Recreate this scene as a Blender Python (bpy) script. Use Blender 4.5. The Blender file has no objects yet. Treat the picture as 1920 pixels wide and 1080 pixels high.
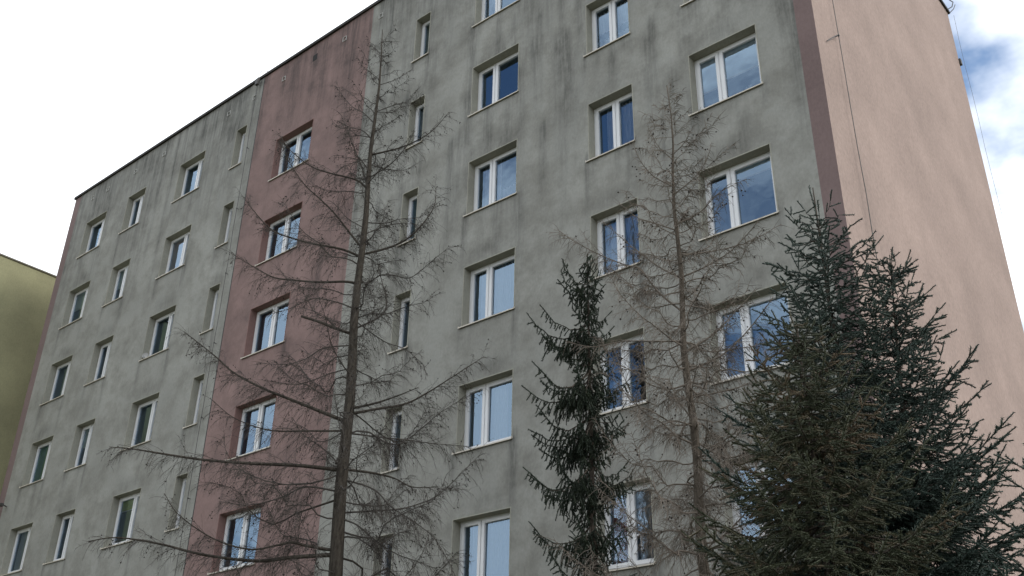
import bpy, math, random
import numpy as np
from mathutils import Vector, Matrix
R_ = math.radians
random.seed(7); rng = np.random.default_rng(7)
scene = bpy.context.scene
col = scene.collection

# ------------------------------------------------------------------ camera, sky, sun, exposure
CAM = Vector((8.107, -13.836, 1.624))
RIGHT = Vector((0.76635866, 0.64218531, 0.0171005))
UPV = Vector((0.290045, -0.36963464, 0.88274806))
FWD = Vector((-0.57320877, 0.67154171, 0.46953534))
FPX = 1931.14                                   # focal length in pixels of a 1920 wide picture
cd = bpy.data.cameras.new('camera'); cam = bpy.data.objects.new('camera', cd); col.objects.link(cam)
cd.sensor_width = 36; cd.lens = 36 * FPX / 1920; cd.clip_end = 3000
m = Matrix((RIGHT, UPV, -FWD)).transposed().to_4x4(); m.translation = CAM
cam.matrix_world = m
scene.camera = cam

SUN_AZ, SUN_EL = R_(78), R_(38)                 # azimuth from +y (north of the plan) towards +x
world = bpy.data.worlds.new('World'); scene.world = world; world.use_nodes = True
wn, wl = world.node_tree.nodes, world.node_tree.links
wn.clear()
wo = wn.new('ShaderNodeOutputWorld'); bg = wn.new('ShaderNodeBackground'); bg.inputs[1].default_value = 0.15
sky = wn.new('ShaderNodeTexSky'); sky.sky_type = 'NISHITA'; sky.sun_disc = False
sky.sun_elevation = SUN_EL; sky.sun_rotation = SUN_AZ; sky.air_density = 1.15; sky.dust_density = 1.0; sky.ozone_density = 1.3
tc = wn.new('ShaderNodeTexCoord'); sep = wn.new('ShaderNodeSeparateXYZ'); wl.new(tc.outputs['Generated'], sep.inputs[0])
zc = wn.new('ShaderNodeMath'); zc.operation = 'MAXIMUM'; zc.inputs[1].default_value = 0.0; wl.new(sep.outputs[2], zc.inputs[0])
za = wn.new('ShaderNodeMath'); za.operation = 'ADD'; za.inputs[1].default_value = 0.35; wl.new(zc.outputs[0], za.inputs[0])
dv = wn.new('ShaderNodeVectorMath'); dv.operation = 'DIVIDE'
cz = wn.new('ShaderNodeCombineXYZ')
for k in range(3): wl.new(za.outputs[0], cz.inputs[k])
wl.new(tc.outputs['Generated'], dv.inputs[0]); wl.new(cz.outputs[0], dv.inputs[1])
CLOUD_SEED = 218.0
mp = wn.new('ShaderNodeMapping'); wl.new(dv.outputs[0], mp.inputs[0])
mp.inputs['Location'].default_value = (CLOUD_SEED * 3.7, CLOUD_SEED * 1.9, 0); mp.inputs['Scale'].default_value = (1, 1, 0)
nz = wn.new('ShaderNodeTexNoise'); nz.inputs['Scale'].default_value = 1.9; nz.inputs['Detail'].default_value = 7; nz.inputs['Roughness'].default_value = 0.52
wl.new(mp.outputs[0], nz.inputs['Vector'])
cr = wn.new('ShaderNodeValToRGB'); cr.color_ramp.elements[0].position = 0.38; cr.color_ramp.elements[1].position = 0.475
wl.new(nz.outputs[0], cr.inputs[0])
mx = wn.new('ShaderNodeMix'); mx.data_type = 'RGBA'; mx.inputs[7].default_value = (8.3, 8.6, 9.0, 1)
wl.new(cr.outputs[0], mx.inputs[0]); wl.new(sky.outputs[0], mx.inputs[6])
wl.new(mx.outputs[2], bg.inputs[0]); wl.new(bg.outputs[0], wo.inputs[0])

sd = bpy.data.lights.new('sun', 'SUN'); sd.energy = 1.3; sd.angle = R_(14); sd.color = (1, .95, .88)
sun = bpy.data.objects.new('sun', sd); col.objects.link(sun)
sdir = Vector((math.sin(SUN_AZ) * math.cos(SUN_EL), math.cos(SUN_AZ) * math.cos(SUN_EL), math.sin(SUN_EL)))
sun.rotation_euler = sdir.to_track_quat('Z', 'Y').to_euler(); sun.location = (30, 10, 40)
vs = scene.view_settings; vs.view_transform = 'Standard'; vs.look = 'None'; vs.gamma = 1; vs.exposure = 0.42
scene.render.engine = 'CYCLES'
scene.cycles.max_bounces = 8; scene.cycles.transparent_max_bounces = 24

# ------------------------------------------------------------------ helpers
def ray(px, py): return FWD + RIGHT * ((px - 960) / FPX) - UPV * ((py - 540) / FPX)
def at(px, py, Y):                               # where the sight line through a pixel meets the plane y = Y
    d = ray(px, py); return CAM + d * ((Y - CAM.y) / d.y)
FH = Vector((FWD.x, FWD.y, 0)).normalized()
def at_plane(px, py, P, off=0.0):                # ... meets the upright plane through P facing the street
    d = ray(px, py); return CAM + d * (((Vector(P) - CAM).dot(FH) + off) / d.dot(FH))

class MB:
    def __init__(s): s.v = []; s.f = []; s.mi = []
    def quad(s, a, b, c, d, mi=0):
        n = len(s.v); s.v += [tuple(a), tuple(b), tuple(c), tuple(d)]; s.f.append((n, n+1, n+2, n+3)); s.mi.append(mi)
    def box(s, x0, y0, z0, x1, y1, z1, mi=0, skip=''):
        n = len(s.v)
        s.v += [(x, y, z) for z in (z0, z1) for y in (y0, y1) for x in (x0, x1)]
        F = {'b': (0, 2, 3, 1), 't': (4, 5, 7, 6), 'f': (0, 1, 5, 4), 'k': (2, 6, 7, 3), 'l': (0, 4, 6, 2), 'r': (1, 3, 7, 5)}
        for k, f in F.items():
            if k not in skip: s.f.append(tuple(n + i for i in f)); s.mi.append(mi)
    def tube(s, pts, rad, sides=6, cap=True, mi=0):
        pts = [Vector(q) for q in pts]; n0 = len(s.v); L = len(pts)
        ref = None
        for i, q in enumerate(pts):
            t = (pts[min(i+1, L-1)] - pts[max(i-1, 0)])
            if t.length < 1e-9: t = Vector((0, 0, 1))
            t.normalize()
            if ref is None:
                ref = t.cross(Vector((0, 0, 1)))
                if ref.length < .05: ref = t.cross(Vector((1, 0, 0)))
            a = (ref - t * ref.dot(t)).normalized(); b = t.cross(a); ref = a
            r = rad[i] if hasattr(rad, '__len__') else rad
            for k in range(sides):
                w = 2 * math.pi * k / sides; s.v.append(tuple(q + a * (r * math.cos(w)) + b * (r * math.sin(w))))
        for i in range(L - 1):
            for k in range(sides):
                k2 = (k + 1) % sides
                s.f.append((n0+i*sides+k, n0+i*sides+k2, n0+(i+1)*sides+k2, n0+(i+1)*sides+k)); s.mi.append(mi)
        if cap:
            s.f.append(tuple(n0 + k for k in reversed(range(sides)))); s.mi.append(mi)
            s.f.append(tuple(n0 + (L-1)*sides + k for k in range(sides))); s.mi.append(mi)
    def mesh(s, name, mats, smooth=False):
        me = bpy.data.meshes.new(name); me.from_pydata(s.v, [], s.f)
        for mt in (mats if isinstance(mats, (list, tuple)) else [mats]): me.materials.append(mt)
        if any(s.mi): me.polygons.foreach_set('material_index', s.mi)
        if smooth: me.polygons.foreach_set('use_smooth', [True] * len(s.f))
        me.update(); return me

LOC = {}
def empty(name, loc):
    o = bpy.data.objects.new(name, None); col.objects.link(o); o.location = loc; o.empty_display_size = .3; LOC[o] = Vector(loc); return o
def link(name, me, parent=None, loc=(0, 0, 0), rot=None):
    o = bpy.data.objects.new(name, me); col.objects.link(o); w = Vector(loc); LOC[o] = w
    if parent is not None: o.parent = parent; o.location = w - LOC[parent]
    else: o.location = w
    if rot: o.rotation_euler = rot
    return o
def tag(o, label=None, cat=None, group=None, kind=None):
    if label: o['label'] = label
    if cat: o['category'] = cat
    if group: o['group'] = group
    if kind: o['kind'] = kind
    return o

# ------------------------------------------------------------------ materials
def new_mat(name):
    m = bpy.data.materials.new(name); m.use_nodes = True
    return m, m.node_tree.nodes, m.node_tree.links, m.node_tree.nodes['Principled BSDF']
def node(ns, t, **kw):
    n = ns.new(t)
    for k, v in kw.items(): setattr(n, k, v)
    return n
def noise(ns, ls, vec, scale, detail=4, rough=.55, mapscale=None):
    if mapscale:
        mp = ns.new('ShaderNodeMapping'); mp.inputs['Scale'].default_value = mapscale; ls.new(vec, mp.inputs[0]); vec = mp.outputs[0]
    n = ns.new('ShaderNodeTexNoise'); n.inputs['Scale'].default_value = scale; n.inputs['Detail'].default_value = detail; n.inputs['Roughness'].default_value = rough
    ls.new(vec, n.inputs['Vector']); return n.outputs[0]
def ramp(ns, ls, fac, p0, p1, c0=(0, 0, 0, 1), c1=(1, 1, 1, 1)):
    r = ns.new('ShaderNodeValToRGB'); e = r.color_ramp.elements; e[0].position = p0; e[1].position = p1; e[0].color = c0; e[1].color = c1
    ls.new(fac, r.inputs[0]); return r.outputs[0]
def mixc(ns, ls, fac, a, b, mode='MIX'):
    n = ns.new('ShaderNodeMix'); n.data_type = 'RGBA'; n.blend_type = mode
    for s, x in ((0, fac), (6, a), (7, b)):
        if hasattr(x, 'is_linked'): ls.new(x, n.inputs[s])
        else: n.inputs[s].default_value = x if s == 0 else (*x[:3], 1)
    return n.outputs[2]
def mth(ns, ls, op, a, b):
    n = ns.new('ShaderNodeMath'); n.operation = op
    for s, x in ((0, a), (1, b)):
        if hasattr(x, 'is_linked'): ls.new(x, n.inputs[s])
        else: n.inputs[s].default_value = x
    return n.outputs[0]
def plain(name, c, rough=.6, var=.12, scale=6, metal=0, spec=.5):
    m, ns, ls, b = new_mat(name); t = ns.new('ShaderNodeTexCoord')
    n = noise(ns, ls, t.outputs['Object'], scale)
    c2 = mixc(ns, ls, n, [x * (1 - var * 2) for x in c], [min(1, x * (1 + var)) for x in c])
    ls.new(c2, b.inputs['Base Color']); b.inputs['Roughness'].default_value = rough; b.inputs['Metallic'].default_value = metal
    b.inputs['Specular IOR Level'].default_value = spec
    return m
def plaster(name, base, dirt, amount=1.0, grain=1.0, stainattr=True, warm=None, wave=.3, mott=1.2):
    """thin-coat render: cloudy tone, long rain streaks, fine grain; the dirt follows a per-vertex 'stain' value"""
    m, ns, ls, b = new_mat(name); g = ns.new('ShaderNodeNewGeometry'); pos = g.outputs['Position']
    n1 = noise(ns, ls, pos, .55, 5, .6)
    n2 = noise(ns, ls, pos, 1.0, 6, .6, (3.4, 3.4, .30))
    n3 = noise(ns, ls, pos, 1.15, 7, .68)
    n4 = noise(ns, ls, pos, 1.0, 5, .6, (14, 14, 1.2))
    c = mixc(ns, ls, ramp(ns, ls, n1, .3, .7), [x * .84 for x in base], [x * 1.12 for x in base])
    if warm: c = mixc(ns, ls, ramp(ns, ls, n3, .42, .72), c, warm)
    d1 = mth(ns, ls, 'MULTIPLY', mth(ns, ls, 'MULTIPLY', ramp(ns, ls, n2, .46, .74), ramp(ns, ls, n1, .75, .35)), .85 * amount)
    blot = mth(ns, ls, 'MULTIPLY', ramp(ns, ls, n3, .45, .72), .5 * amount)
    d = mth(ns, ls, 'MAXIMUM', d1, blot)
    if stainattr:
        a = ns.new('ShaderNodeAttribute'); a.attribute_name = 'stain'
        st = mth(ns, ls, 'MULTIPLY', a.outputs['Fac'], ramp(ns, ls, n4, .25, .58))
        d = mth(ns, ls, 'MINIMUM', mth(ns, ls, 'ADD', d, st), .92)
    c = mixc(ns, ls, d, c, dirt)
    gn = noise(ns, ls, pos, 22, 3, .7, (1, 1, .6)); c = mixc(ns, ls, ramp(ns, ls, gn, .3, .7), c, mixc(ns, ls, 1.0, c, (mott, mott, mott), 'MULTIPLY'))
    ls.new(c, b.inputs['Base Color']); b.inputs['Roughness'].default_value = .93; b.inputs['Specular IOR Level'].default_value = .2
    gr = noise(ns, ls, pos, 160, 3, .6); wav = noise(ns, ls, pos, 1.6, 4, .5)
    bm = ns.new('ShaderNodeBump'); bm.inputs['Strength'].default_value = .35 * grain; bm.inputs['Distance'].default_value = .006; ls.new(gr, bm.inputs['Height'])
    b2 = ns.new('ShaderNodeBump'); b2.inputs['Strength'].default_value = wave; b2.inputs['Distance'].default_value = .05; ls.new(wav, b2.inputs['Height']); ls.new(bm.outputs[0], b2.inputs['Normal'])
    ls.new(b2.outputs[0], b.inputs['Normal'])
    return m
M = {}
M['grey'] = plaster('grey_render', (.240, .241, .222), (.078, .078, .073), warm=(.222, .217, .192))
M['red'] = plaster('red_render', (.205, .141, .131), (.075, .058, .055), amount=1.25)
M['mauve'] = plaster('corner_render', (.155, .113, .109), (.105, .075, .074), stainattr=False, amount=.6)
M['gable'] = plaster('gable_render', (.268, .206, .180), (.205, .155, .135), stainattr=False, amount=.5, wave=.10, mott=1.34)
M['olive'] = plaster('olive_render', (.245, .240, .145), (.165, .16, .10), stainattr=False, amount=.8)
M['reveal'] = plaster('reveal_render', (.262, .258, .222), (.14, .13, .105), stainattr=False, amount=.4)
M['reveal_red'] = plaster('red_reveal_render', (.19, .118, .108), (.11, .068, .062), stainattr=False, amount=.5)
M['pvc'] = plain('white_pvc', (.62, .63, .645), .35, .04, 3)
M['gasket'] = plain('rubber_gasket', (.03, .03, .03), .7)
M['sill'] = plain('painted_sill', (.55, .50, .40), .5, .15, 5)
M['sill_lip'] = plain('sill_lip', (.5, .46, .39), .5, .1, 5)
M['flash'] = plain('roof_flashing', (.045, .042, .040), .8, .2, 4, spec=.15)
M['edge'] = plain('weathered_edging', (.14, .13, .10), .8, .2, 3)
M['dishgrey'] = plain('grey_dish_paint', (.30, .30, .29), .6)
M['wire'] = plain('conductor_wire', (.05, .048, .045), .6, .1)
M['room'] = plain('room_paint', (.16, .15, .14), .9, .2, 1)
M['dark'] = plain('dark_void', (.01, .01, .01), .9)
M['whitepaint'] = plain('vent_frame_paint', (.40, .40, .38), .6, .1)
def bark(name, c0, c1, sc=26):
    m, ns, ls, b = new_mat(name); t = ns.new('ShaderNodeNewGeometry')
    n = noise(ns, ls, t.outputs['Position'], sc, 6, .65, (1, 1, .3)); n2 = noise(ns, ls, t.outputs['Position'], 3, 4)
    c = mixc(ns, ls, ramp(ns, ls, n, .35, .7), c0, c1); c = mixc(ns, ls, mth(ns, ls, 'MULTIPLY', n2, .5), c, [x * .6 for x in c1])
    ls.new(c, b.inputs['Base Color']); b.inputs['Roughness'].default_value = .95; b.inputs['Specular IOR Level'].default_value = .1
    bm = ns.new('ShaderNodeBump'); bm.inputs['Strength'].default_value = .9; bm.inputs['Distance'].default_value = .03; ls.new(n, bm.inputs['Height']); ls.new(bm.outputs[0], b.inputs['Normal'])
    return m
M['bark1'] = bark('dark_larch_bark', (.022, .018, .015), (.085, .075, .062))
M['twig1'] = plain('dark_larch_twig', (.050, .043, .037), .9, .25, 8)
M['bark2'] = bark('pale_larch_bark', (.05, .042, .034), (.13, .11, .088))
M['twig2'] = plain('tan_larch_twig', (.135, .112, .090), .9, .3, 8)
M['cone'] = plain('cone_scales', (.02, .015, .012), .9)
M['sprbark'] = bark('spruce_bark', (.03, .024, .02), (.10, .085, .07))
def needle(name, a, bb, c):
    m, ns, ls, b = new_mat(name)
    at_ = ns.new('ShaderNodeAttribute'); at_.attribute_name = 'tone'
    r = ns.new('ShaderNodeValToRGB'); e = r.color_ramp.elements
    e[0].position = 0; e[0].color = (*a, 1); e[1].position = 1; e[1].color = (*c, 1); q = e.new(.55); q.color = (*bb, 1)
    ls.new(at_.outputs['Fac'], r.inputs[0]); ls.new(r.outputs[0], b.inputs['Base Color'])
    b.inputs['Roughness'].default_value = .65; b.inputs['Specular IOR Level'].default_value = .25
    return m
M['ndl_blue'] = needle('blue_green_needles', (0.024, 0.038, 0.033), (0.032, 0.051, 0.040), (0.059, 0.079, 0.064))
M['ndl_dark'] = needle('dark_green_needles', (0.018, 0.026, 0.018), (0.025, 0.037, 0.024), (0.042, 0.055, 0.033))
M['ndl_olive'] = needle('olive_green_needles', (0.038, 0.046, 0.026), (0.051, 0.057, 0.033), (0.098, 0.073, 0.046))

def glass():
    m, ns, ls, b = new_mat('double_glazing'); ns.remove(b); out = ns['Material Output']
    tr = ns.new('ShaderNodeBsdfTransparent'); tr.inputs[0].default_value = (.94, .96, .96, 1)
    gl = ns.new('ShaderNodeBsdfGlossy'); gl.inputs['Roughness'].default_value = .0; gl.inputs[0].default_value = (.56, .77, 1, 1)
    fr = ns.new('ShaderNodeFresnel'); fr.inputs['IOR'].default_value = 2.75
    oi = ns.new('ShaderNodeObjectInfo'); g = ns.new('ShaderNodeNewGeometry')
    n = noise(ns, ls, g.outputs['Position'], 2.2, 2, .4)
    bm = ns.new('ShaderNodeBump'); bm.inputs['Strength'].default_value = .08; bm.inputs['Distance'].default_value = .05; ls.new(n, bm.inputs['Height']); ls.new(bm.outputs[0], gl.inputs['Normal'])
    mx = ns.new('ShaderNodeMixShader'); ls.new(fr.outputs[0], mx.inputs[0]); ls.new(tr.outputs[0], mx.inputs[1]); ls.new(gl.outputs[0], mx.inputs[2]); ls.new(mx.outputs[0], out.inputs[0])
    return m
M['glass'] = glass()
def cloth(name, c, trans=.4):
    m, ns, ls, b = new_mat(name); ns.remove(b); out = ns['Material Output']
    g = ns.new('ShaderNodeNewGeometry'); n = noise(ns, ls, g.outputs['Position'], 9, 3)
    cc = mixc(ns, ls, n, [x * .8 for x in c], c)
    d = ns.new('ShaderNodeBsdfDiffuse'); t = ns.new('ShaderNodeBsdfTranslucent'); ls.new(cc, d.inputs[0]); ls.new(cc, t.inputs[0])
    mx = ns.new('ShaderNodeMixShader'); mx.inputs[0].default_value = trans; ls.new(d.outputs[0], mx.inputs[1]); ls.new(t.outputs[0], mx.inputs[2]); ls.new(mx.outputs[0], out.inputs[0])
    return m
M['sheer'] = cloth('sheer_curtain', (.80, .82, .86)); M['lace'] = cloth('lace_curtain', (.85, .88, .92))
for k, c in dict(green=(.13, .30, .13), pale=(.62, .68, .60), pink=(.62, .50, .45), lime=(.45, .52, .14), ltblue=(.80, .87, .88), red=(.50, .20, .17), olive=(.16, .17, .09), white=(.7, .7, .68), yellow=(.5, .38, .18), teal=(.10, .20, .24)).items():
    M['c_' + k] = cloth(k + '_fabric', c, .25)

# ------------------------------------------------------------------ ground
g = MB(); n = 40
for i in range(n):
    for j in range(n):
        s = lambda k: (abs(k / n * 2 - 1) ** 2.2) * (1 if k / n > .5 else -1) * 900
        g.quad((s(i), s(j), 0), (s(i+1), s(j), 0), (s(i+1), s(j+1), 0), (s(i), s(j+1), 0))
gm, ns, ls, b = new_mat('winter_lawn'); pz = ns.new('ShaderNodeNewGeometry').outputs['Position']
ls.new(mixc(ns, ls, noise(ns, ls, pz, .8, 6), (.05, .065, .03), (.12, .10, .06)), b.inputs['Base Color']); b.inputs['Roughness'].default_value = 1
tag(link('ground', g.mesh('ground', gm)), kind='structure')

# ------------------------------------------------------------------ the apartment block
ST = 2.7
XL, XLM, XRL, XRR, XM, XR = -24.697, -24.298, -13.725, -8.926, 2.834, 3.168
ROOF, DEPTH = 21.90, 10.45
VT, VB, VTE, VBE = 23.013, 21.629, 21.686, 20.319
COLS = {'A': (-23.348, -22.032), 'B': (-20.684, -19.640), 'C': (-17.687, -16.348), 'D': (-14.748, -14.260), 'E': (-12.606, -11.016),
        'F': (-7.124, -6.632), 'G': (-5.034, -3.646), 'H': (-1.735, -.668), 'I': (.653, 2.056)}
MULL = {'A': .63, 'B': .5, 'C': .61, 'D': None, 'E': .48, 'F': None, 'G': .385, 'H': .5, 'I': .375}
ROWS = {c: range(1, 8) for c in COLS}; ROWS['E'] = range(1, 7)
def wz(c, r):
    t, b_ = (VTE, VBE) if c == 'E' else (VT, VB)
    return b_ - ST * r, t - ST * r
RE = .20                                          # depth of the reveals
block = empty('apartment_block', (-10.76, 5.2, 0))
tag(block, 'tall grey and red rendered apartment block with pink end wall and white framed windows', 'apartment block')

VENTS = [(-8.58, 21.31), (-10.05, 21.31), (-12.71, 21.26), (-14.10, 21.26), (-15.38, 21.27), (-22.34, 21.33), (-23.35, 21.38), (-20.6, 21.33), (-18.9, 21.3), (-17.2, 21.3), (-6.9, 21.3), (-5.0, 21.3)]
streaks = []                                      # (x, z top, length, width, strength): dirt washed down by rain
rs = random.Random(3)
for c, (x0, x1) in COLS.items():
    for r in ROWS[c]:
        zb, zt = wz(c, r)
        for x in (x0 - .06, x1 + .03): streaks.append((x, zb - .03, rs.uniform(.6, 1.9), rs.uniform(.05, .11), rs.uniform(.35, .95)))
        for _ in range(rs.randint(1, 3)): streaks.append((rs.uniform(x0, x1), zb - .03, rs.uniform(.3, .9), rs.uniform(.06, .16), rs.uniform(.2, .5)))
        streaks.append(((x0 + x1) / 2, zt + .25, .3, (x1 - x0) * .4, rs.uniform(.2, .5)))
for x, z in VENTS: streaks.append((x, z, rs.uniform(1.2, 2.6), rs.uniform(.07, .12), rs.uniform(.5, .9)))
for _ in range(210): streaks.append((rs.uniform(XL, XR), ROOF, rs.uniform(.8, 6.5), rs.uniform(.05, .25), rs.uniform(.3, 1.0)))
for _ in range(130): streaks.append((rs.uniform(-10, XR), rs.uniform(13, ROOF), rs.uniform(1, 4), rs.uniform(.06, .2), rs.uniform(.3, .8)))
SX = np.array(streaks)
def stain_at(P):
    out = np.zeros(len(P))
    for x, zt, L, w, s in SX:
        q = (zt - P[:, 1]) / L
        k = np.where((q >= 0) & (q <= 1), (1 - q) ** .7, np.where(q < 0, np.exp(-(q * L / .12) ** 2), 0))
        out = np.maximum(out, s * k * np.exp(-((P[:, 0] - x) / w) ** 2))
    return out
def breaks(lo, hi, marks, step):
    q = sorted({lo, hi, *[k for k in marks if lo < k < hi]}); out = []
    for a, b_ in zip(q, q[1:]):
        k = max(1, math.ceil((b_ - a) / step - 1e-6)); out += [a + (b_ - a) * i / k for i in range(k)]
    return out + [hi]
def facade(name, x0, x1, cols_, mat, y=0.0):
    xs = breaks(x0, x1, [e for c in cols_ for e in COLS[c]], .085)
    zs = breaks(0.0, ROOF, [e for c in cols_ for r in ROWS[c] for e in wz(c, r)], .28)
    holes = [(*COLS[c], *wz(c, r)) for c in cols_ for r in ROWS[c]]
    nx, nz_ = len(xs), len(zs)
    v = [(x, y, z) for z in zs for x in xs]; f = []
    for j in range(nz_ - 1):
        zc_ = (zs[j] + zs[j+1]) / 2; hz = [h for h in holes if h[2] < zc_ < h[3]]
        for i in range(nx - 1):
            xc = (xs[i] + xs[i+1]) / 2
            if any(h[0] < xc < h[1] for h in hz): continue
            f.append((j*nx+i, j*nx+i+1, (j+1)*nx+i+1, (j+1)*nx+i))
    me = bpy.data.meshes.new(name); me.from_pydata(v, [], f); me.materials.append(mat)
    a = me.attributes.new('stain', 'FLOAT', 'POINT'); P = np.array(v)[:, [0, 2]]; a.data.foreach_set('value', stain_at(P).astype(np.float32))
    return link(name, me, block)
facade('grey_wall', XLM, XRL, 'ABCD', M['grey'])
facade('red_stair_wall', XRL, XRR, 'E', M['red'])
facade('grey_wall', XRR, XM, 'FGHI', M['grey'])
for a_, b_ in ((XL, XLM), (XM, XR)):
    q = MB(); q.quad((a_, 0, 0), (b_, 0, 0), (b_, 0, ROOF), (a_, 0, ROOF)); link('corner_strip', q.mesh('corner_strip', M['mauve']), block)
q = MB(); R2 = ROOF + .28
q.quad((XR, 0, 0), (XR, DEPTH, 0), (XR, DEPTH, R2), (XR, 0, ROOF)); link('end_wall', q.mesh('end_wall', M['gable']), block)
q = MB(); q.quad((XL, DEPTH, 0), (XL, 0, 0), (XL, 0, ROOF), (XL, DEPTH, R2)); link('end_wall', q.mesh('end_wall', M['gable']), block)
q = MB(); q.quad((XR, DEPTH, 0), (XL, DEPTH, 0), (XL, DEPTH, R2), (XR, DEPTH, R2)); link('rear_wall', q.mesh('rear_wall', M['grey']), block)
q = MB(); q.quad((XL, 0, ROOF - .004), (XR, 0, ROOF - .004), (XR, DEPTH, R2 - .004), (XL, DEPTH, R2 - .004)); rf = link('roof', q.mesh('roof', M['flash']), block)
q = MB(); 
rj = random.Random(8); k = XL - .06; pz = 0
while k < XR + .05:                               # sheets of flashing, not quite in line
    e_ = min(k + rj.uniform(1.4, 2.2), XR + .05); dz = rj.uniform(-.012, .012); q.box(k, -.06 + dz * .6, ROOF - .062 + dz, e_ - .004, .25, ROOF + .03 + dz); k = e_
link('roof_flashing', q.mesh('roof_flashing', M['flash']), rf)
for xa, xb in ((XR - .2, XR + .05), (XL - .06, XL + .2)):
    q = MB(); n = len(q.v)
    q.v += [(x, y, z) for (y, zz) in ((.252, ROOF), (DEPTH + .08, R2)) for x in (xa, xb) for z in (zz - .06, zz + .03)]
    q.f += [(0, 2, 3, 1), (4, 5, 7, 6), (0, 1, 5, 4), (2, 6, 7, 3), (1, 3, 7, 5), (0, 4, 6, 2)]; q.mi += [0] * 6
    link('roof_flashing', q.mesh('roof_flashing', M['flash']), rf)
# expansion joint beside the red bay, with the lightning conductor on its standoffs
q = MB(); q.box(XRL - .02, -.004, 0, XRL + .012, .0, ROOF - .08); link('expansion_joint', q.mesh('expansion_joint', M['gasket']), block)
def conductor(x, y, z0, z1, dirv, spots, wob=.02, rad=.008):
    q = MB(); rr = random.Random(int(abs(x) * 100)); pts = []
    for k in range(25):
        z = z0 + (z1 - z0) * k / 24; pts.append((x + dirv[1] * rr.uniform(-wob, wob), y + dirv[0] * rr.uniform(-wob, wob), z))
    q.tube(pts, rad, 5); w = link('lightning_conductor', q.mesh('lightning_conductor', M['wire']), block)
    for z in spots:
        q = MB(); q.tube([(x, y, z), (x - dirv[0] * .075, y - dirv[1] * .075, z)], .008, 5); q.box(x - .015, y - .015, z - .015, x + .015, y + .015, z + .015)
        link('standoff_clip', q.mesh('standoff_clip', M['wire']), w)
    return w
conductor(-13.96, -.07, .5, ROOF, (0, -1), [2.5 + 2.1 * k for k in range(9)])
wg = conductor(XR + .07, .91, .5, ROOF, (1, 0), [14.62])
q = MB(); q.tube([(XR + .07, .91, 14.64), (XR + .05, .62, 14.38), (XR + .03, .38, 14.15)], .010, 5); link('tie_rod', q.mesh('tie_rod', M['wire']), wg)
conductor(XR + .12, DEPTH + .06, .5, 22.0, (0, 1), [], .015, .004)
q = MB(); q.box(XR - .02, DEPTH - .02, 20.28, XR + .05, DEPTH + .09, 20.46); link('junction_box', q.mesh('junction_box', M['wire']), block)
# hook and loop of the conductor on the roof edge
q = MB(); q.tube([(-13.9, -.10, 21.75), (-13.88, -.16, 21.95), (-13.80, -.10, 22.06), (-13.68, .02, 22.07), (-13.62, .1, 22.0)], .009, 6)
q.box(-13.98, -.16, 21.58, -13.86, -.075, 21.80); link('conductor_loop', q.mesh('conductor_loop', M['wire']), block)
q = MB(); q.tube([(XR + .04, DEPTH - .1, 22.15), (XR + .14, DEPTH + .05, 22.3), (XR + .18, DEPTH + .12, 22.5), (XR + .1, DEPTH + .1, 22.62)], .014, 6)
q.tube([(XR + .05, DEPTH + .02, 22.1), (XR + .16, DEPTH + .1, 22.25), (XR + .2, DEPTH + .2, 22.45)], .012, 6); link('conductor_loop', q.mesh('conductor_loop', M['wire']), block)
q = MB(); q.tube([(XLM + .27, -.02, 10.33), (XLM + .27, -.16, 10.36)], .02, 6); q.box(XLM + .2, -.26, 10.3, XLM + .36, -.14, 10.38); link('bracket', q.mesh('bracket', M['wire']), block)
# ventilation openings under the roof
vm = MB(); s_, t_ = .075, .013
for (a0, b0, a1, b1) in ((-s_, -s_, s_, -s_ + t_), (-s_, s_ - t_, s_, s_), (-s_, -s_ + t_, -s_ + t_, s_ - t_), (s_ - t_, -s_ + t_, s_, s_ - t_)): vm.box(a0, -.02, b0, a1, .01, b1)
vent_me = vm.mesh('vent_frame', M['whitepaint'])
for x, z in VENTS[:9]: link('vent_frame', vent_me, block, (x, 0, z))
q = MB(); q.box(-.095, -.004, -.11, .095, .002, .11); link('vent_hole', q.mesh('vent_hole', M['dark']), block, (-11.33, 0, 21.33))
q = MB(); q.box(-.045, -.025, -.07, .045, -.001, .07); q.box(-.015, -.029, -.05, .02, -.0255, -.005, 1); link('wall_plate', q.mesh('wall_plate', [M['pvc'], M['dark']]), block, (2.19, 0, 8.37))

# windows: one mesh set per column, shared by its rows
def frame_mesh(c):
    x0, x1 = 0, COLS[c][1] - COLS[c][0]; h = wz(c, 1)[1] - wz(c, 1)[0]; q = MB()
    y0, y1 = RE - .01, RE + .06
    z0, z1 = .03, h
    fo, fs = .035, .062                           # outer frame shows 35 mm, sash 62 mm
    def rect(a0, b0, a1, b1, t, ya, yb):
        q.box(a0, ya, b0, a1, yb, b0 + t); q.box(a0, ya, b1 - t, a1, yb, b1); q.box(a0, ya, b0 + t, a0 + t, yb, b1 - t); q.box(a1 - t, ya, b0 + t, a1, yb, b1 - t)
    rect(x0, z0, x1, z1, fo, y0 + .012, y1)
    panes = []
    if MULL[c]: mx_ = x0 + (x1 - x0) * MULL[c]; spans = [(x0 + fo + .003, mx_ - .014), (mx_ + .014, x1 - fo - .003)]; q.box(mx_ - .016, y0 + .016, z0 + fo, mx_ + .016, y1, z1 - fo)
    else: spans = [(x0 + fo + .003, x1 - fo - .003)]
    for a, b_ in spans:
        rect(a, z0 + fo + .003, b_, z1 - fo - .003, fs, y0, y1 - .008)
        rect(a + fs - .004, z0 + fo + fs - .001, b_ - fs + .004, z1 - fo - fs + .001, .010, y0 + .006, y1 - .02)   # glazing bead
        panes.append((a + fs, b_ - fs, z0 + fo + fs, z1 - fo - fs))
    return q, panes, h
FR = {}
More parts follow.
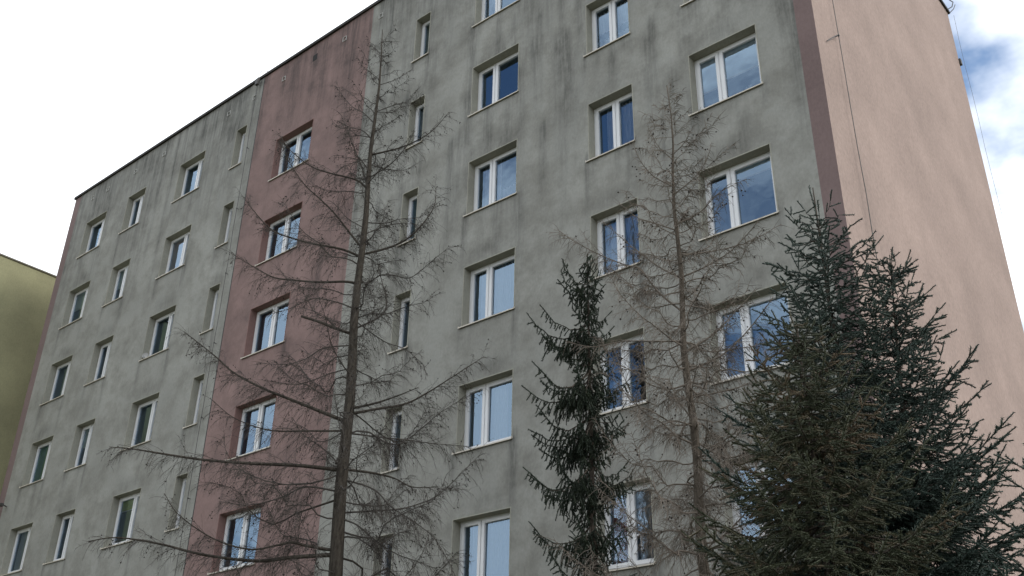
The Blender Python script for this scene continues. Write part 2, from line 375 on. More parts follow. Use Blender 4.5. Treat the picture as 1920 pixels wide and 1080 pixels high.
for c in COLS:
    q, panes, h = frame_mesh(c); w = COLS[c][1] - COLS[c][0]
    fm = q.mesh('window_frame', M['pvc'])
    pms = []
    for a, b_, c0, c1 in panes:
        hx, hz = (b_ - a) / 2 + .004, (c1 - c0) / 2 + .004
        p1 = MB(); p1.quad((-hx, 0, -hz), (hx, 0, -hz), (hx, 0, hz), (-hx, 0, hz)); pms.append((p1.mesh('pane', M['glass']), (a + b_) / 2, (c0 + c1) / 2))
    s = MB(); e0 = -.085 if c not in 'DF' else -.07
    s.v += [(x, y, z) for x in (e0, w + .03) for (y, z) in ((-.035, -.018), (RE + .02, .022), (RE + .02, .030), (-.035, -.010))]
    s.f += [(0, 1, 2, 3), (7, 6, 5, 4), (0, 4, 5, 1), (1, 5, 6, 2), (2, 6, 7, 3), (3, 7, 4, 0)]; s.mi += [0] * 6
    s.box(e0, -.0405, -.032, w + .03, -.0355, -.008, 1)
    for xx in (e0, w + .022): s.box(xx, -.035, -.010, xx + .008, 0.0, .02, 1)
    sm = s.mesh('sill', [M['sill'], M['sill_lip']])
    rv = MB(); o = .0
    rv.quad((0, -.002, 0), (0, RE + .05, 0), (0, RE + .05, h), (0, -.002, h)); rv.quad((w, RE + .05, 0), (w, -.002, 0), (w, -.002, h), (w, RE + .05, h))
    rv.quad((0, RE + .05, h), (w, RE + .05, h), (w, -.002, h), (0, -.002, h)); rv.quad((0, -.002, 0), (w, -.002, 0), (w, RE + .05, 0), (0, RE + .05, 0))
    bd = .022                                      # the corner bead round the opening stands a little proud
    for (a0, b0, a1, b1) in ((-bd, 0, 0, h + bd), (w, 0, w + bd, h + bd), (0, h, w, h + bd)): rv.box(a0, -.005, b0, a1, -.001, b1)
    rm = rv.mesh('reveal', M['reveal_red' if c == 'E' else 'reveal'])
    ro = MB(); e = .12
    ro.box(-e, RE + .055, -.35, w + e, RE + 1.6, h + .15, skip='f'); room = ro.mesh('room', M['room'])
    FR[c] = (fm, pms, sm, rm, room, w, h, panes)

def folded(x0, x1, z0, z1, y, amp=.02, per=.09, seed=0):
    q = MB(); rr = random.Random(seed); n = max(8, int((x1 - x0) / .012)); ph = rr.uniform(0, 6)
    X = [x0 + (x1 - x0) * i / n for i in range(n + 1)]
    Y = [y + amp * math.sin(2 * math.pi * (x - x0) / per + ph + .9 * math.sin(x * 9 + ph)) for x in X]
    for i in range(n): q.quad((X[i], Y[i], z0), (X[i+1], Y[i+1], z0), (X[i+1], Y[i+1], z1), (X[i], Y[i], z1))
    return q
YC = RE + .13
def add_content(win, c, r, loc, spec):
    w, h = FR[c][5], FR[c][6]; panes = FR[c][7]
    for k, s in enumerate(spec):
        kind = s[0]
        if kind == 'sheer':                        # (kind, x0, x1, z0, z1, material) as shares of the opening
            _, a, b_, c0, c1, mt = s; q = folded(a * w, b_ * w, c0 * h, c1 * h, YC + .02 * k, seed=hash((ord(c), r, k)) % 999)
            link('curtain', q.mesh('curtain', M[mt], True), win, loc)
        elif kind == 'blind':                      # (kind, pane, share covered, material)
            _, pi, fr, mt = s; a, b_, c0, c1 = panes[pi]; q = MB(); zt = c1 + .03; zb = c1 - (c1 - c0) * fr
            q.box(a - .03, RE + .065, zb, b_ + .03, RE + .068, zt); q.box(a - .03, RE + .060, zb - .022, b_ + .03, RE + .074, zb, 1)
            link('roller_blind', q.mesh('roller_blind', [M[mt], M['c_white']]), win, loc)
        elif kind == 'lace':                       # two tiers with scalloped hems and a gap between
            for (c0, c1) in ((.50, .93), (.04, .38)):
                for a, b_, p0, p1 in panes:
                    q = MB(); n = 40; X = [a - .02 + (b_ - a + .04) * i / n for i in range(n + 1)]
                    Y = [YC + .014 * math.sin(x * 70) for x in X]; Zb = [c0 * h + .022 * abs(math.sin(x * 28)) for x in X]; Zt = [c1 * h - .03 * abs(math.sin(x * 22 + 1)) for x in X]
                    for i in range(n): q.quad((X[i], Y[i], Zb[i]), (X[i+1], Y[i+1], Zb[i+1]), (X[i+1], Y[i+1], Zt[i+1]), (X[i], Y[i], Zt[i]))
                    link('lace_curtain', q.mesh('lace_curtain', M['lace'], True), win, loc)
        elif kind == 'flower':
            q = MB(); rr = random.Random(5)
            for (fx, fz) in ((.70, .19), (.745, .205), (.675, .145), (.72, .165)):
                for kx in range(7):
                    an = kx * .9 + rr.random(); cx, cz_ = fx * w, fz * h; L = rr.uniform(.03, .05)
                    q.tube([(cx, RE + .075, cz_), (cx + L * .6 * math.cos(an), RE + .07, cz_ + L * .6 * math.sin(an)), (cx + L * math.cos(an), RE + .075, cz_ + L * math.sin(an))], [.004, .013, .004], 5)
            link('orchid_bloom', q.mesh('orchid_bloom', M['c_white'], True), win, loc)
        elif kind == 'handle':
            q = MB(); x = w * MULL[c] + .10; q.box(x - .05, RE - .035, h * .18, x + .012, RE - .012, h * .40)
            q.box(x + .012, RE - .03, h * .38, x + .1, RE - .02, h * .395); q.box(x + .088, RE - .03, h * .2, x + .1, RE - .02, h * .379)
            link('window_restrictor', q.mesh('window_restrictor', M['pvc']), win, loc)
SH = lambda a=.04, b=.96, c0=.0, c1=.95, mt='sheer': ('sheer', a, b, c0, c1, mt)
CONTENT = {
 ('A', 2): [('blind', 0, .5, 'c_pale')], ('A', 3): [SH(.3, .96, 0, .95)], ('A', 4): [('blind', 0, .98, 'c_green'), ('blind', 1, .98, 'c_green')], ('A', 5): [SH(.05, .6, 0, .95)],
 ('B', 2): [('blind', 0, .55, 'c_pale')], ('B', 3): [SH(.1, .5, 0, .3)], ('B', 4): [('blind', 0, .48, 'c_pale'), SH(.05, .95, 0, .22)],
 ('C', 1): [SH(.5, .95)], ('C', 2): [('blind', 0, .97, 'c_pink'), ('blind', 1, .97, 'c_pink')], ('C', 4): [SH(.45, .95, 0, .95)], ('C', 5): [('blind', 0, .24, 'c_lime'), ('blind', 1, .24, 'c_lime')],
 ('F', 1): [('blind', 0, .9, 'c_olive')], ('F', 2): [SH()], ('F', 3): [('blind', 0, .95, 'c_teal')], ('F', 5): [SH(.05, .95, 0, .95)],
 ('G', 1): [SH(.04, .36)], ('G', 2): [SH(.04, .96, 0, .24, 'lace')], ('G', 3): [SH(.15, .5, 0, .95, 'lace'), SH(.5, .96, 0, .4)], ('G', 4): [SH(.16, .96)], ('G', 5): [SH(.2, .42), SH(.42, .7)], ('G', 6): [SH(.14, .96)],
 ('H', 1): [SH()], ('H', 2): [('lace',)], ('H', 3): [SH(.2, .96, 0, .93), ], ('H', 4): [SH(.2, .96)], ('H', 5): [SH(.15, .46, 0, .5)], ('H', 6): [('sheer', .05, .48, 0, .97, 'c_red'), SH(.5, .96), ('handle',)],
 ('I', 2): [SH()], ('I', 3): [('blind', 0, .60, 'c_ltblue'), ('blind', 1, .52, 'c_ltblue'), ('flower',)], ('I', 4): [('blind', 1, .16, 'c_ltblue')],
 ('I', 5): [('blind', 0, .2, 'c_olive'), ('blind', 1, .3, 'c_ltblue'), SH(.42, .96, 0, .6)], ('I', 6): [('sheer', .40, .50, 0, .95, 'c_yellow'), SH(.5, .96)], ('I', 7): [SH()],
}
WIN = {}
for c in COLS:
    fm, pms, sm, rm, room, w, h, panes = FR[c]
    for r in ROWS[c]:
        loc = (COLS[c][0], 0, wz(c, r)[0]); win = link('window', fm, block, loc); WIN[c, r] = win
        for pme, cx, cz_ in pms:
            link('pane', pme, win, (loc[0] + cx, RE + .035, loc[2] + cz_), (R_(rs.uniform(-.35, .35)), 0, R_(rs.uniform(-.5, .5))))
        link('sill', sm, win, loc); link('reveal', rm, win, loc); link('room', room, win, loc)
        add_content(win, c, r, loc, CONTENT.get((c, r), []))

# small white dish standing on a sill of the third window column
q = MB(); prof = [(.0, .0), (.04, .004), (.07, .014), (.095, .03)]; nn = 20
for i, (ra, d) in enumerate(prof):
    for k in range(nn): q.v.append((ra * math.cos(2 * math.pi * k / nn), -d, ra * math.sin(2 * math.pi * k / nn)))
for i in range(len(prof) - 1):
    for k in range(nn): q.f.append((i*nn+k, i*nn+(k+1) % nn, (i+1)*nn+(k+1) % nn, (i+1)*nn+k)); q.mi.append(0)
sx, sz = COLS['C'][0] + .07, wz('C', 3)[0]
dish = tag(empty('satellite_dish', (sx, .03, sz + .02)), 'small round pale dish standing on the end of a window sill', 'satellite dish')
link('reflector', q.mesh('reflector', M['dishgrey'], True), dish, (sx, .06, sz + .145), (R_(-15), 0, R_(35)))
q = MB(); q.tube([(sx, .07, sz + .014), (sx, .08, sz + .145)], .012, 6); q.box(sx - .04, .04, sz - .004, sx + .04, .11, sz + .018); link('foot', q.mesh('foot', M['dishgrey']), dish)
q = MB(); q.tube([(sx, .05, sz + .05), (sx + .07, -.03, sz + .10)], .006, 5); link('arm', q.mesh('arm', M['wire']), dish)

# ------------------------------------------------------------------ the olive block across the gap
OX, OZ = -28.0, 20.32
ob = tag(empty('olive_block', (OX - 6, 1.5, 0)), 'olive yellow rendered building standing beyond the corner of the grey block', 'building')
q = MB(); q.box(OX - 12, -9, 0, OX, 14, OZ, skip='b'); link('wall', q.mesh('wall', M['olive']), ob)
q = MB(); q.box(OX - 12.04, -9.04, OZ + .003, OX + .04, 14.04, OZ + .06); link('roof_edge', q.mesh('roof_edge', M['edge']), ob)

# ------------------------------------------------------------------ trees
def smooth_path(pts, n):
    P = [np.array(p, float) for p in pts]
    P = [2 * P[0] - P[1]] + P + [2 * P[-1] - P[-2]]; out = []
    seg = len(P) - 3
    for s in range(n + 1):
        u = s / n * seg; i = min(int(u), seg - 1); t = u - i; a, b_, c, d = P[i:i+4]
        out.append(.5 * ((2*b_) + (c - a) * t + (2*a - 5*b_ + 4*c - d) * t*t + (3*b_ - a - 3*c + d) * t**3))
    return out
class Twigs:                                       # many thin tapering tubes in one mesh
    def __init__(s): s.v = []; s.f = []
    def add(s, pts, r0, r1):
        n0 = len(s.v); L = len(pts)
        t = pts[-1] - pts[0]; t = t / (np.linalg.norm(t) + 1e-9)
        a = np.cross(t, (0.3, .2, .93)); a /= np.linalg.norm(a) + 1e-9; b_ = np.cross(t, a)
        for i, p in enumerate(pts):
            r = r0 + (r1 - r0) * i / (L - 1)
            s.v += [p + a * r, p - a * (.5 * r) + b_ * (.87 * r), p - a * (.5 * r) - b_ * (.87 * r)]
        for i in range(L - 1):
            k = n0 + 3 * i
            s.f += [(k, k+1, k+4, k+3), (k+1, k+2, k+5, k+4), (k+2, k, k+3, k+5)]
    def mesh(s, name, mat):
        me = bpy.data.meshes.new(name); me.from_pydata([tuple(x) for x in s.v], [], s.f); me.materials.append(mat); return me
class Cones:
    def __init__(s): s.v = []; s.f = []
    def add(s, p, r, rr):
        n0 = len(s.v); h = r * 1.5
        an = rr.uniform(0, 3)
        s.v += [p + np.array((0, 0, -h * .3)), p + np.array((0, 0, h))]
        for z, k in ((.1, .9), (.55, .85)):
            for i in range(5):
                w = an + i * 1.2566 + z; s.v.append(p + np.array((r * k * math.cos(w), r * k * math.sin(w), h * z)))
        for i in range(5):
            j = (i + 1) % 5; s.f += [(n0, n0+2+j, n0+2+i), (n0+1, n0+7+i, n0+7+j), (n0+2+i, n0+2+j, n0+7+j, n0+7+i)]
    def mesh(s, name, mat):
        me = bpy.data.meshes.new(name); me.from_pydata([tuple(x) for x in s.v], [], s.f); me.materials.append(mat); return me
def unit(v): return v / (np.linalg.norm(v) + 1e-9)

def larch(name, label, base, top, r0, traced, fill, mats, seed, hang=.6, twig_r=.0042, dens=1.0, cones=.5, zfill=None, tl=1.0):
    """trunk; limbs (traced ones follow the tree seen from the street, the others go round the stem); twigs; cones"""
    rr = random.Random(seed); base = Vector(base); H = top.z
    root = tag(empty(name, base), label, 'tree')
    TP = [np.array(base)] ; nseg = 22
    for k in range(1, nseg + 1):
        t = k / nseg; p = base.lerp(Vector((top.x, top.y, top.z)), t)
        w = .05 * math.sin(t * 9 + seed) * (1 - t) + .018 * math.sin(t * 31 + seed)
        TP.append(np.array((p.x + w, p.y + w * .6, p.z)))
    TR = [max(.006, r0 * (1 - .97 * (k / nseg)) ** .92) * (1.25 if k == 0 else 1) for k in range(nseg + 1)]
    q = MB(); q.tube(TP, TR, 12); link('trunk', q.mesh('trunk', mats[0], True), root)
    def trunk_at(z):
        u = min(max((z - base.z) / (H - base.z), 0), 1) * nseg; i = min(int(u), nseg - 1); return TP[i] * (1 - (u - i)) + TP[i+1] * (u - i)
    def trunk_r(z):
        u = min(max((z - base.z) / (H - base.z), 0), 1) * nseg; i = min(int(u), nseg - 1); return TR[i] * (1 - (u - i)) + TR[i+1] * (u - i)
    limbs = []
    for (pts, rad, stub) in traced:
        off = rr.uniform(-.35, .35); P = []
        z0 = at_plane(*pts[0], base).z; P.append(trunk_at(z0)); n = len(pts)
        for k, pt in enumerate(pts[1:], 1):
            P.append(np.array(at_plane(*pt, trunk_at(z0), off * (k / n) * 2.0)))
        limbs.append((smooth_path(P, 4 * n), rad, stub))
    for k in range(fill):
        f = (k + rr.random()) / fill; z0 = (zfill[0] if zfill else .28 * H) + f * ((H * .985) - (zfill[0] if zfill else .28 * H))
        t = (H - z0) / H; L = (tl * 2.9 * t ** .8 + .22) * rr.uniform(.55, 1.1); az = k * 2.4 + rr.uniform(-.5, .5)
        el = R_(rr.uniform(-14, 30)) + (1 - t) ** 3 * .5; d = np.array((math.cos(az), math.sin(az), 0)); p = trunk_at(z0); P = [p]; n = 6
        sag = rr.uniform(.05, .35) * (1 if t > .25 else .2)
        for j in range(1, n + 1):
            s = j / n; P.append(p + d * (L * s) + np.array((0, 0, L * (math.tan(el) * s * .6 - sag * math.sin(s * 2.6) * .5 + .30 * s ** 3))) + np.array((rr.gauss(0, .035), rr.gauss(0, .035), rr.gauss(0, .04))) * L)
        limbs.append((smooth_path(P, 10), min(trunk_r(z0) * .36, .006 + .0062 * L), False))
    tw, cn = Twigs(), Cones()
    def grow(P, r, level, length):                 # side shoots of one branch
        S = [0.0]
        for a, b_ in zip(P, P[1:]): S.append(S[-1] + np.linalg.norm(b_ - a))
        tot = S[-1]; s = (.14 if level == 0 else .05) * tot + .03; side = 1
        step = (.050 if level == 0 else .065) / dens
        while s < tot * .99:
            i = max(j for j in range(len(S)) if S[j] <= s); i = min(i, len(P) - 2); t = (s - S[i]) / max(S[i+1] - S[i], 1e-6)
            p = P[i] * (1 - t) + P[i+1] * t; tg = unit(P[i+1] - P[i]); lat = unit(np.cross(tg, (0, 0, 1))) * side; side = -side
            Lw = length * rr.uniform(.25, 1.15) * (1 - .55 * s / tot)
            d = unit(tg * rr.uniform(.35, 1.0) + lat * rr.uniform(.15, .9) + np.array((rr.gauss(0, .2), rr.gauss(0, .2), rr.gauss(.05, .45) - hang * .25)))
            n = (4 if level == 0 else 2) - (seed == 23 and level == 0); pts = [p]; c = p.copy(); dd = d.copy(); curl = np.array((0, 0, -hang * rr.uniform(.0, .62)))
            for k in range(n):
                dd = unit(dd + curl + np.array((rr.gauss(0, .09), rr.gauss(0, .09), rr.gauss(0, .09)))); c = c + dd * (Lw / n); pts.append(c)
            rw = twig_r * (1.25 if level == 0 else .8) * rr.uniform(.7, 1.15)
            tw.add(pts, rw, rw * .45)
            if rr.random() < cones * (.34 if level == 0 else .05):
                for _ in range(rr.randint(1, 2)): cn.add(pts[rr.randint(1, n)] + np.array((0, 0, .004)), rr.uniform(.009, .0135), rr)
            if level == 0 and Lw > .22 and rr.random() < .75: grow(pts, rw, 1, Lw * .55)
            s += step * rr.uniform(.5, 1.7)
    zz = .22 * H
    while zz < H * .9:                             # fine shoots straight from the stem
        p = trunk_at(zz); an = rr.uniform(0, 6.28); d = np.array((math.cos(an), math.sin(an), rr.uniform(-.6, .5))); c = p + unit(d) * trunk_r(zz) * .9; pts = [c]; L = rr.uniform(.12, .45)
        for k in range(4): d = unit(unit(d) + np.array((rr.gauss(0, .15), rr.gauss(0, .15), -hang * rr.uniform(.1, .6)))); c = c + d * (L / 4); pts.append(c)
        tw.add(pts, twig_r, twig_r * .5); zz += .022
    for P, rad, stub in limbs:
        q = MB(); n = len(P) - 1; rd = [rad * ((1 - .82 * k / n) if not stub else (1 - .25 * k / n)) for k in range(n + 1)]
        q.tube(P, [x * .82 for x in rd], 7); link('branch', q.mesh('branch', mats[0] if rad > .02 else mats[1], True), root)
        L = sum(np.linalg.norm(b_ - a) for a, b_ in zip(P, P[1:]))
        if not stub: grow(P, rad, 0, min(.74, .18 + .24 * L) * tl)
    tag(link('twigs', tw.mesh('twigs', mats[1]), root), kind='stuff'); tag(link('cones', cn.mesh('cones', M['cone']), root), kind='stuff')
    print(name, 'limbs', len(limbs), 'twig faces', len(tw.f), 'cones', len(cn.f) // 15)
    return root

LB = at_plane(632, 1000, at(632, 1000, -4.0)); LT = at_plane(719, 55, LB)
b1 = Vector((LB.x, LB.y, 0)); t1 = Vector((LT.x, LT.y, LT.z))
T1 = [  # limbs of the tall larch: pixel paths seen from the street, radius, sawn-off stub or not
 ([(634,882),(560,873),(470,869),(380,862),(300,850),(250,842),(205,838)], .040, 0), ([(612,1040),(550,1045),(480,1052),(380,1040),(300,1020),(220,1008),(165,1015)], .042, 0),
 ([(641,792),(597,770),(547,750),(497,730),(440,700),(400,665),(345,622)], .040, 0), ([(665,627),(633,617),(597,603),(565,593)], .034, 1),
 ([(678,532),(647,528),(600,529),(547,525),(513,520),(480,503),(430,473)], .030, 0), ([(682,482),(640,467),(587,457),(543,445),(510,432),(477,397),(460,375)], .028, 0),
 ([(685,467),(653,433),(627,400),(600,373),(570,345),(540,300),(527,268)], .024, 0), ([(700,355),(667,337),(613,323),(580,310),(543,280),(522,250)], .024, 0),
 ([(697,352),(677,310),(660,267),(640,215)], .018, 0), ([(717,232),(683,213),(657,197),(630,162)], .015, 0), ([(714,262),(680,245),(655,238),(632,226)], .014, 0),
 ([(710,291),(747,278),(783,263),(813,243),(842,210)], .022, 0), ([(708,335),(733,307),(760,277),(778,245)], .016, 0), ([(697,478),(733,463),(770,443),(800,410),(815,383),(818,350)], .026, 0),
 ([(683,618),(713,593),(725,567),(718,535),(710,503),(706,470)], .020, 0), ([(663,767),(700,757),(743,743),(785,726)], .028, 0), ([(662,777),(700,768),(760,757),(800,737),(840,712),(908,668)], .030, 0),
 ([(660,812),(700,818),(760,825),(817,832),(880,837)], .018, 0), ([(655,880),(700,887),(740,897),(773,913),(825,913)], .026, 0), ([(647,940),(687,948),(727,945),(760,918)], .016, 0),
 ([(640,972),(667,983),(700,1010),(740,1037),(783,1053),(840,1075)], .018, 0), ([(650,898),(700,917),(733,950),(783,983),(817,1013),(850,1068)], .018, 0),
 ([(643,808),(587,808),(517,808),(473,798),(433,780),(398,750)], .022, 0), ([(620,922),(573,913),(527,933),(467,947),(410,940)], .020, 0), ([(633,880),(613,847),(567,813),(550,785)], .016, 0),
 ([(607,1033),(573,1023),(547,1017),(517,1023),(467,1030),(400,1010),(335,965),(308,925)], .030, 0), ([(660,647),(607,653),(573,673),(533,683),(480,680)], .016, 0), ([(672,580),(633,567),(587,560),(540,580),(500,590)], .016, 0),
 ([(706,300),(680,300),(650,310),(620,330)], .012, 0), ([(690,440),(720,425),(760,418),(800,425)], .014, 0), ([(668,600),(720,640),(760,655),(800,690)], .014, 0), ([(655,690),(620,700),(560,720),(500,715)], .014, 0),
 ([(718,150),(700,140),(680,125),(672,108)], .009, 0), ([(719,160),(740,150),(760,138),(775,128)], .009, 0), ([(717,210),(745,195),(765,190),(785,165)], .011, 0), ([(720,110),(733,100),(742,85)], .007, 0), ([(719,112),(708,98),(700,82)], .007, 0),
]
larch('larch_tree', 'tall bare dark larch with small cones standing before the red wall strip', b1, t1, .148, T1, 78, (M['bark1'], M['twig1']), 11, hang=.75, twig_r=.0027, dens=2.15, cones=.75, zfill=(3.4,), tl=1.0)

LB2 = at_plane(1312, 1000, at(1312, 1000, -4.6)); LT2 = at_plane(1252, 160, LB2)
T2 = [
 ([(1273,522),(1240,503),(1203,477),(1173,453),(1130,415)], .014, 0), ([(1278,585),(1235,548),(1200,505),(1173,497),(1123,477),(1073,450),(1045,430)], .016, 0), ([(1270,432),(1223,417),(1193,407),(1160,380)], .012, 0),
 ([(1276,520),(1323,500),(1367,473),(1403,437),(1425,410)], .013, 0), ([(1287,660),(1337,627),(1380,583),(1420,540)], .015, 0), ([(1292,697),(1347,670),(1390,633),(1430,585),(1450,555)], .016, 0),
 ([(1268,420),(1310,400),(1350,360),(1400,335)], .012, 0), ([(1265,365),(1300,335),(1325,300),(1335,265)], .010, 0), ([(1264,350),(1225,330),(1200,300),(1185,262)], .010, 0), ([(1262,300),(1235,275),(1215,240)], .008, 0), ([(1260,290),(1285,265),(1300,235)], .008, 0),
 ([(1290,640),(1230,640),(1170,640),(1110,650),(1060,640)], .014, 0), ([(1300,800),(1265,790),(1225,805),(1195,840)], .013, 0),
 ([(1303,850),(1350,830),(1390,800),(1420,760)], .014, 0), ([(1296,745),(1350,735),(1400,720),(1440,690)], .013, 0), ([(1308,1020),(1350,1010),(1400,960),(1430,930)], .016, 0),
 ([(1274,480),(1340,470),(1400,455),(1465,420)], .012, 0), ([(1300,790),(1260,740),(1200,700),(1160,690)], .012, 0),
]
larch('larch_tree', 'slender bare larch with tan twigs standing beside the dark spruces', Vector((LB2.x, LB2.y, 0)), Vector((LT2.x, LT2.y, LT2.z)), .086, T2, 135, (M['bark2'], M['twig2']), 23, hang=.9, twig_r=.0027, dens=3.4, cones=.15, zfill=(2.6,), tl=.72)

# ---- conifers: shoots with needles, tens of thousands of them, gathered into one crown mesh per tree
def shoot_template(nn, seed, length=.10, nl=.019):
    r = np.random.default_rng(seed); V = []; F = []
    for k in range(nn):
        x = (k + r.random()) / nn * length; an = r.random() * 2 * math.pi; rad = np.array((0, math.cos(an), math.sin(an)))
        d = np.array((.75, 0, 0)) + rad; d /= np.linalg.norm(d); L = nl * r.uniform(.8, 1.15); p = np.array((x, 0, 0)) + rad * .0015; w = np.cross(d, rad); w = w / (np.linalg.norm(w) + 1e-9) * .0044
        n0 = len(V); V += [p - w, p + w, p + d * L]; F.append((n0, n0+1, n0+2))
    n0 = len(V)
    for x in (0, length * 1.02):
        for k in range(3): V.append(np.array((x, .0045 * math.cos(k * 2.094), .0045 * math.sin(k * 2.094))))
    for k in range(3):
        a, b_ = n0 + k, n0 + (k + 1) % 3; F += [(a, b_, b_ + 3), (a, b_ + 3, a + 3)]
    return np.array(V), np.array(F)
TEMPL = [shoot_template(20, s) for s in range(4)]
class Crown:
    def __init__(s): s.p = []; s.d = []; s.sc = []; s.tone = []
    def add(s, p, d, sc, tone): s.p.append(p); s.d.append(d); s.sc.append(sc); s.tone.append(tone)
    def mesh(s, name, mat, seed, FAT=1.3):
        r = np.random.default_rng(seed); P = np.array(s.p); D = np.array(s.d); D /= np.linalg.norm(D, axis=1)[:, None] + 1e-9; S = np.array(s.sc); T = np.array(s.tone)
        rnd = r.normal(size=P.shape); B = np.cross(D, rnd); B /= np.linalg.norm(B, axis=1)[:, None]; C = np.cross(D, B)
        which = r.integers(0, len(TEMPL), len(P)); VV = []; FF = []; TT = []; off = 0
        for k, (V, F) in enumerate(TEMPL):
            ix = np.where(which == k)[0]; n = len(ix)
            if not n: continue
            W = P[ix, None, :] + S[ix, None, None] * (V[None, :, 0:1] * D[ix, None, :] + V[None, :, 1:2] * B[ix, None, :] * FAT + V[None, :, 2:3] * FAT * C[ix, None, :])
            VV.append(W.reshape(-1, 3)); FF.append((F[None] + (np.arange(n) * len(V))[:, None, None] + off).reshape(-1, 3)); off += n * len(V)
            TT.append(np.repeat(T[ix], len(F)))
        V = np.concatenate(VV).astype(np.float32); F = np.concatenate(FF).astype(np.int32); T = np.concatenate(TT).astype(np.float32)
        me = bpy.data.meshes.new(name); me.vertices.add(len(V)); me.vertices.foreach_set('co', V.ravel()); me.loops.add(F.size); me.loops.foreach_set('vertex_index', F.ravel())
        me.polygons.add(len(F)); me.polygons.foreach_set('loop_start', np.arange(0, F.size, 3, dtype=np.int32)); me.update(calc_edges=True)
        a = me.attributes.new('tone', 'FLOAT', 'FACE'); a.data.foreach_set('value', T); me.materials.append(mat)
        print(name, 'shoots', len(P), 'tris', len(F)); return me
def spruce(name, label, base, H, r0, z0, length, elev, mat, seed, lean=(0, 0), gap=.22, per=5, pend=0.0, up=.35, dens=1.0, leader=.5, brown=.1, side=.33, azbias=None, fat=1.18, group=None, sscale=1.0):
    """length(t), elev(t): branch length and rise, t = 0 at the tip of the tree, 1 at the ground"""
    rr = random.Random(seed); root = tag(empty(name, (base[0], base[1], 0)), label, 'tree', group)
    top = np.array((base[0] + lean[0], base[1] + lean[1], H)); bs = np.array((base[0], base[1], 0.0))
    TP = [bs + (top - bs) * (k / 14) for k in range(15)]; q = MB(); q.tube(TP, [max(.005, r0 * (1 - .97 * k / 14)) for k in range(15)], 10); link('trunk', q.mesh('trunk', M['sprbark'], True), root)
    cw = Crown(); bq = []
    def chain(p, d, L, tone, curl, sc=1.0, spread=0):   # needle-clad twig
        n = max(1, int(round(L / (.088 * sc)))); c = p.copy(); dd = d.copy()
        for k in range(n):
            dd = unit(dd + curl * .22 + np.array((rr.gauss(0, .05), rr.gauss(0, .05), rr.gauss(0, .05))))
            cw.add(c, dd, sc * rr.uniform(.9, 1.1), min(1, max(0, tone + rr.gauss(0, .2)))); c = c + dd * (.088 * sc)
        return c
    z = H - leader; chain(top - (top - bs) / H * leader, unit(top - bs), leader, .5, np.zeros(3))
    az0 = rr.random() * 6
    while z > z0:
        t = (H - z) / H; nb = per + rr.randint(-1, 1); az0 += rr.uniform(.3, .9)
        for k in range(nb):
            az = az0 + 2 * math.pi * k / nb + rr.uniform(-.22, .22); L = length(t) * rr.uniform(.72, 1.18)
            if azbias: L *= azbias(az, t)
            if L < .05: continue
            zz = z + rr.uniform(-.5, .5) * gap * .8; p0 = bs + (top - bs) * (zz / H); d = np.array((math.cos(az), math.sin(az), 0)); e = elev(t) + rr.gauss(0, .09); n = 9; P = []
            for j in range(n + 1):
                s = j / n; P.append(p0 + d * (L * s * math.cos(e * .6)) + np.array((0, 0, L * (math.sin(e) * s - .16 * math.sin(s * math.pi) * (1 if e < .5 else .3) + up * s ** 2.6 * (1 if e < .5 else .2)))) + np.array((rr.gauss(0, .008), rr.gauss(0, .008), rr.gauss(0, .008))))
            bq.append((P, .004 + .0085 * L))
            tone0 = rr.uniform(.25, .6) if rr.random() > brown else 1.0
            tot = L; s = .10 * L + .02; sd_ = 1
            while s < tot:
                i = min(int(s / tot * n), n - 1); f = s / tot * n - i; p = P[i] * (1 - f) + P[i+1] * f; tg = unit(P[i+1] - P[i]); lat = unit(np.cross(tg, (0, 0, 1))) * sd_; sd_ = -sd_
                rem = tot - s; Lw = min(side * rem + .06, .50) * rr.uniform(.55, 1.15)
                if s < .25 * L: Lw *= .7
                dn = np.array((0, 0, -1.0))
                dw = unit(tg * rr.uniform(.5, .9) + lat * rr.uniform(.5, 1.0) + dn * pend * rr.uniform(.5, 1.6) + np.array((0, 0, rr.gauss(.05, .16))))
                curl = dn * pend * .9 + np.array((0, 0, .04))
                chain(p, dw, Lw, tone0, curl, sscale)
                if Lw > .16:                           # short side shoots on the twig
                    m_ = int(Lw / .075)
                    for j in range(m_):
                        sgn = 1 if j % 2 else -1; q0 = p + dw * (Lw * (j + .6) / (m_ + .6)) + curl * .02 * j
                        ds = unit(dw * .75 + np.cross(dw, (0, 0, 1)) * sgn * .65 + dn * pend * .5 + np.array((0, 0, rr.gauss(0, .12))))
                        chain(q0, ds, rr.uniform(.06, .13), tone0, curl, sscale * .9)
                s += .040 / dens * rr.uniform(.6, 1.4)
            for j in range(1, n):                      # needles along the outer branch itself
                if j / n > .35: cw.add(P[j], P[j+1] - P[j], np.linalg.norm(P[j+1] - P[j]) / .1, tone0)
            chain(P[-1], unit(P[-1] - P[-2]), .09, tone0 * .9, np.zeros(3), 1.0)
        z -= gap * rr.uniform(.75, 1.25)
    for P, r in bq:
        q = MB(); q.tube(P, [r * (1 - .8 * k / (len(P) - 1)) for k in range(len(P))], 5); link('branch', q.mesh('branch', M['sprbark'], True), root)
    tag(link('crown', cw.mesh('crown', M[mat], seed, fat), root), kind='stuff')
    return root
def spot(px, py, Y): p = at(px, py, Y); return p
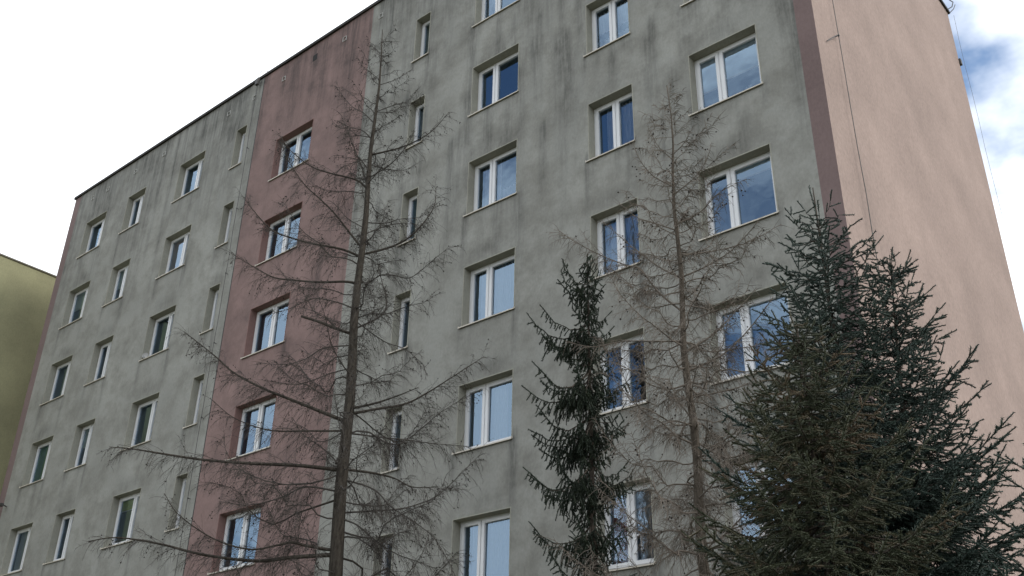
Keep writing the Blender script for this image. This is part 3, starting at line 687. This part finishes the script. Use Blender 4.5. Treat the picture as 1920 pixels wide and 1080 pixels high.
# narrow dark spruce with hanging twigs: short branches all round the stem, a few long arms on one side
ra = random.Random(9); AZR = math.atan2(RIGHT.y, RIGHT.x)
def arms(az, t):
    c = math.cos(az - AZR)
    tier = (t * 8.9 + .25) % .66 < .2                # the arms stand in tiers with the wall showing between
    if tier and c < -.15: return ra.uniform(.75, 1.05)
    if tier and c > .3 and ra.random() < .5: return ra.uniform(.4, .6)
    return ra.uniform(.2, .33)
p = spot(1101, 478, -3.6)
spruce('spruce_tree', 'narrow dark green spruce with hanging twigs growing close to the grey wall', (p.x, p.y), p.z, .10, 2.2, lambda t: .14 + .90 * min(t / .22, 1) ** .8, lambda t: .70 - 1.25 * min(t / .16, 1), 'ndl_dark', 31, gap=.105, per=6, pend=1.3, up=.34, dens=1.05, leader=.18, brown=.0, side=.42, fat=1.5, azbias=arms)
# blue spruce with the tall clear leader
p = spot(1524, 352, -6.0)
spruce('spruce_tree', 'blue green spruce with a long bare leader rising before the wall corner', (p.x, p.y), p.z, .085, 1.9, lambda t: .12 + 2.35 * t ** 1.05, lambda t: .62 - .55 * min(t / .5, 1), 'ndl_blue', 42, gap=.155, per=7, pend=.28, up=.02, dens=1.05, leader=.45, brown=.05, side=.38)
# its neighbour, leaning outwards
p = spot(1668, 478, -5.6); pb = at_plane(1625, 760, p)
spruce('spruce_tree', 'leaning blue green spruce rising before the pink end wall', (pb.x - .1, pb.y), p.z, .07, 1.9, lambda t: .12 + 1.75 * t ** .95, lambda t: .80 - .72 * min(t / .42, 1), 'ndl_blue', 53, lean=(p.x - pb.x + .1, p.y - pb.y), gap=.125, per=7, pend=.26, up=.02, dens=1.05, leader=.22, brown=.06, side=.38)
# the olive one in front
p = spot(1494, 610, -7.2)
spruce('spruce_tree', 'brownish olive green spruce standing in front of the taller blue green spruces', (p.x, p.y), p.z, .06, 1.7, lambda t: .10 + 1.85 * t ** .85, lambda t: .5 - .55 * min(t / .4, 1), 'ndl_olive', 64, gap=.125, per=7, pend=.35, up=.05, dens=1.15, leader=.15, brown=.13, side=.42)
# the one whose outer branches reach in at the edge
p = spot(2015, 790, -7.0)
spruce('spruce_tree', 'smaller blue green spruce standing beside the pink end wall, apart from the spruce cluster', (p.x, p.y), p.z, .07, 1.7, lambda t: .12 + 1.6 * t ** .8, lambda t: .4 - .35 * min(t / .5, 1), 'ndl_blue', 75, gap=.15, per=6, pend=.12, up=.06, dens=1.0, leader=.3, brown=.05, side=.38)
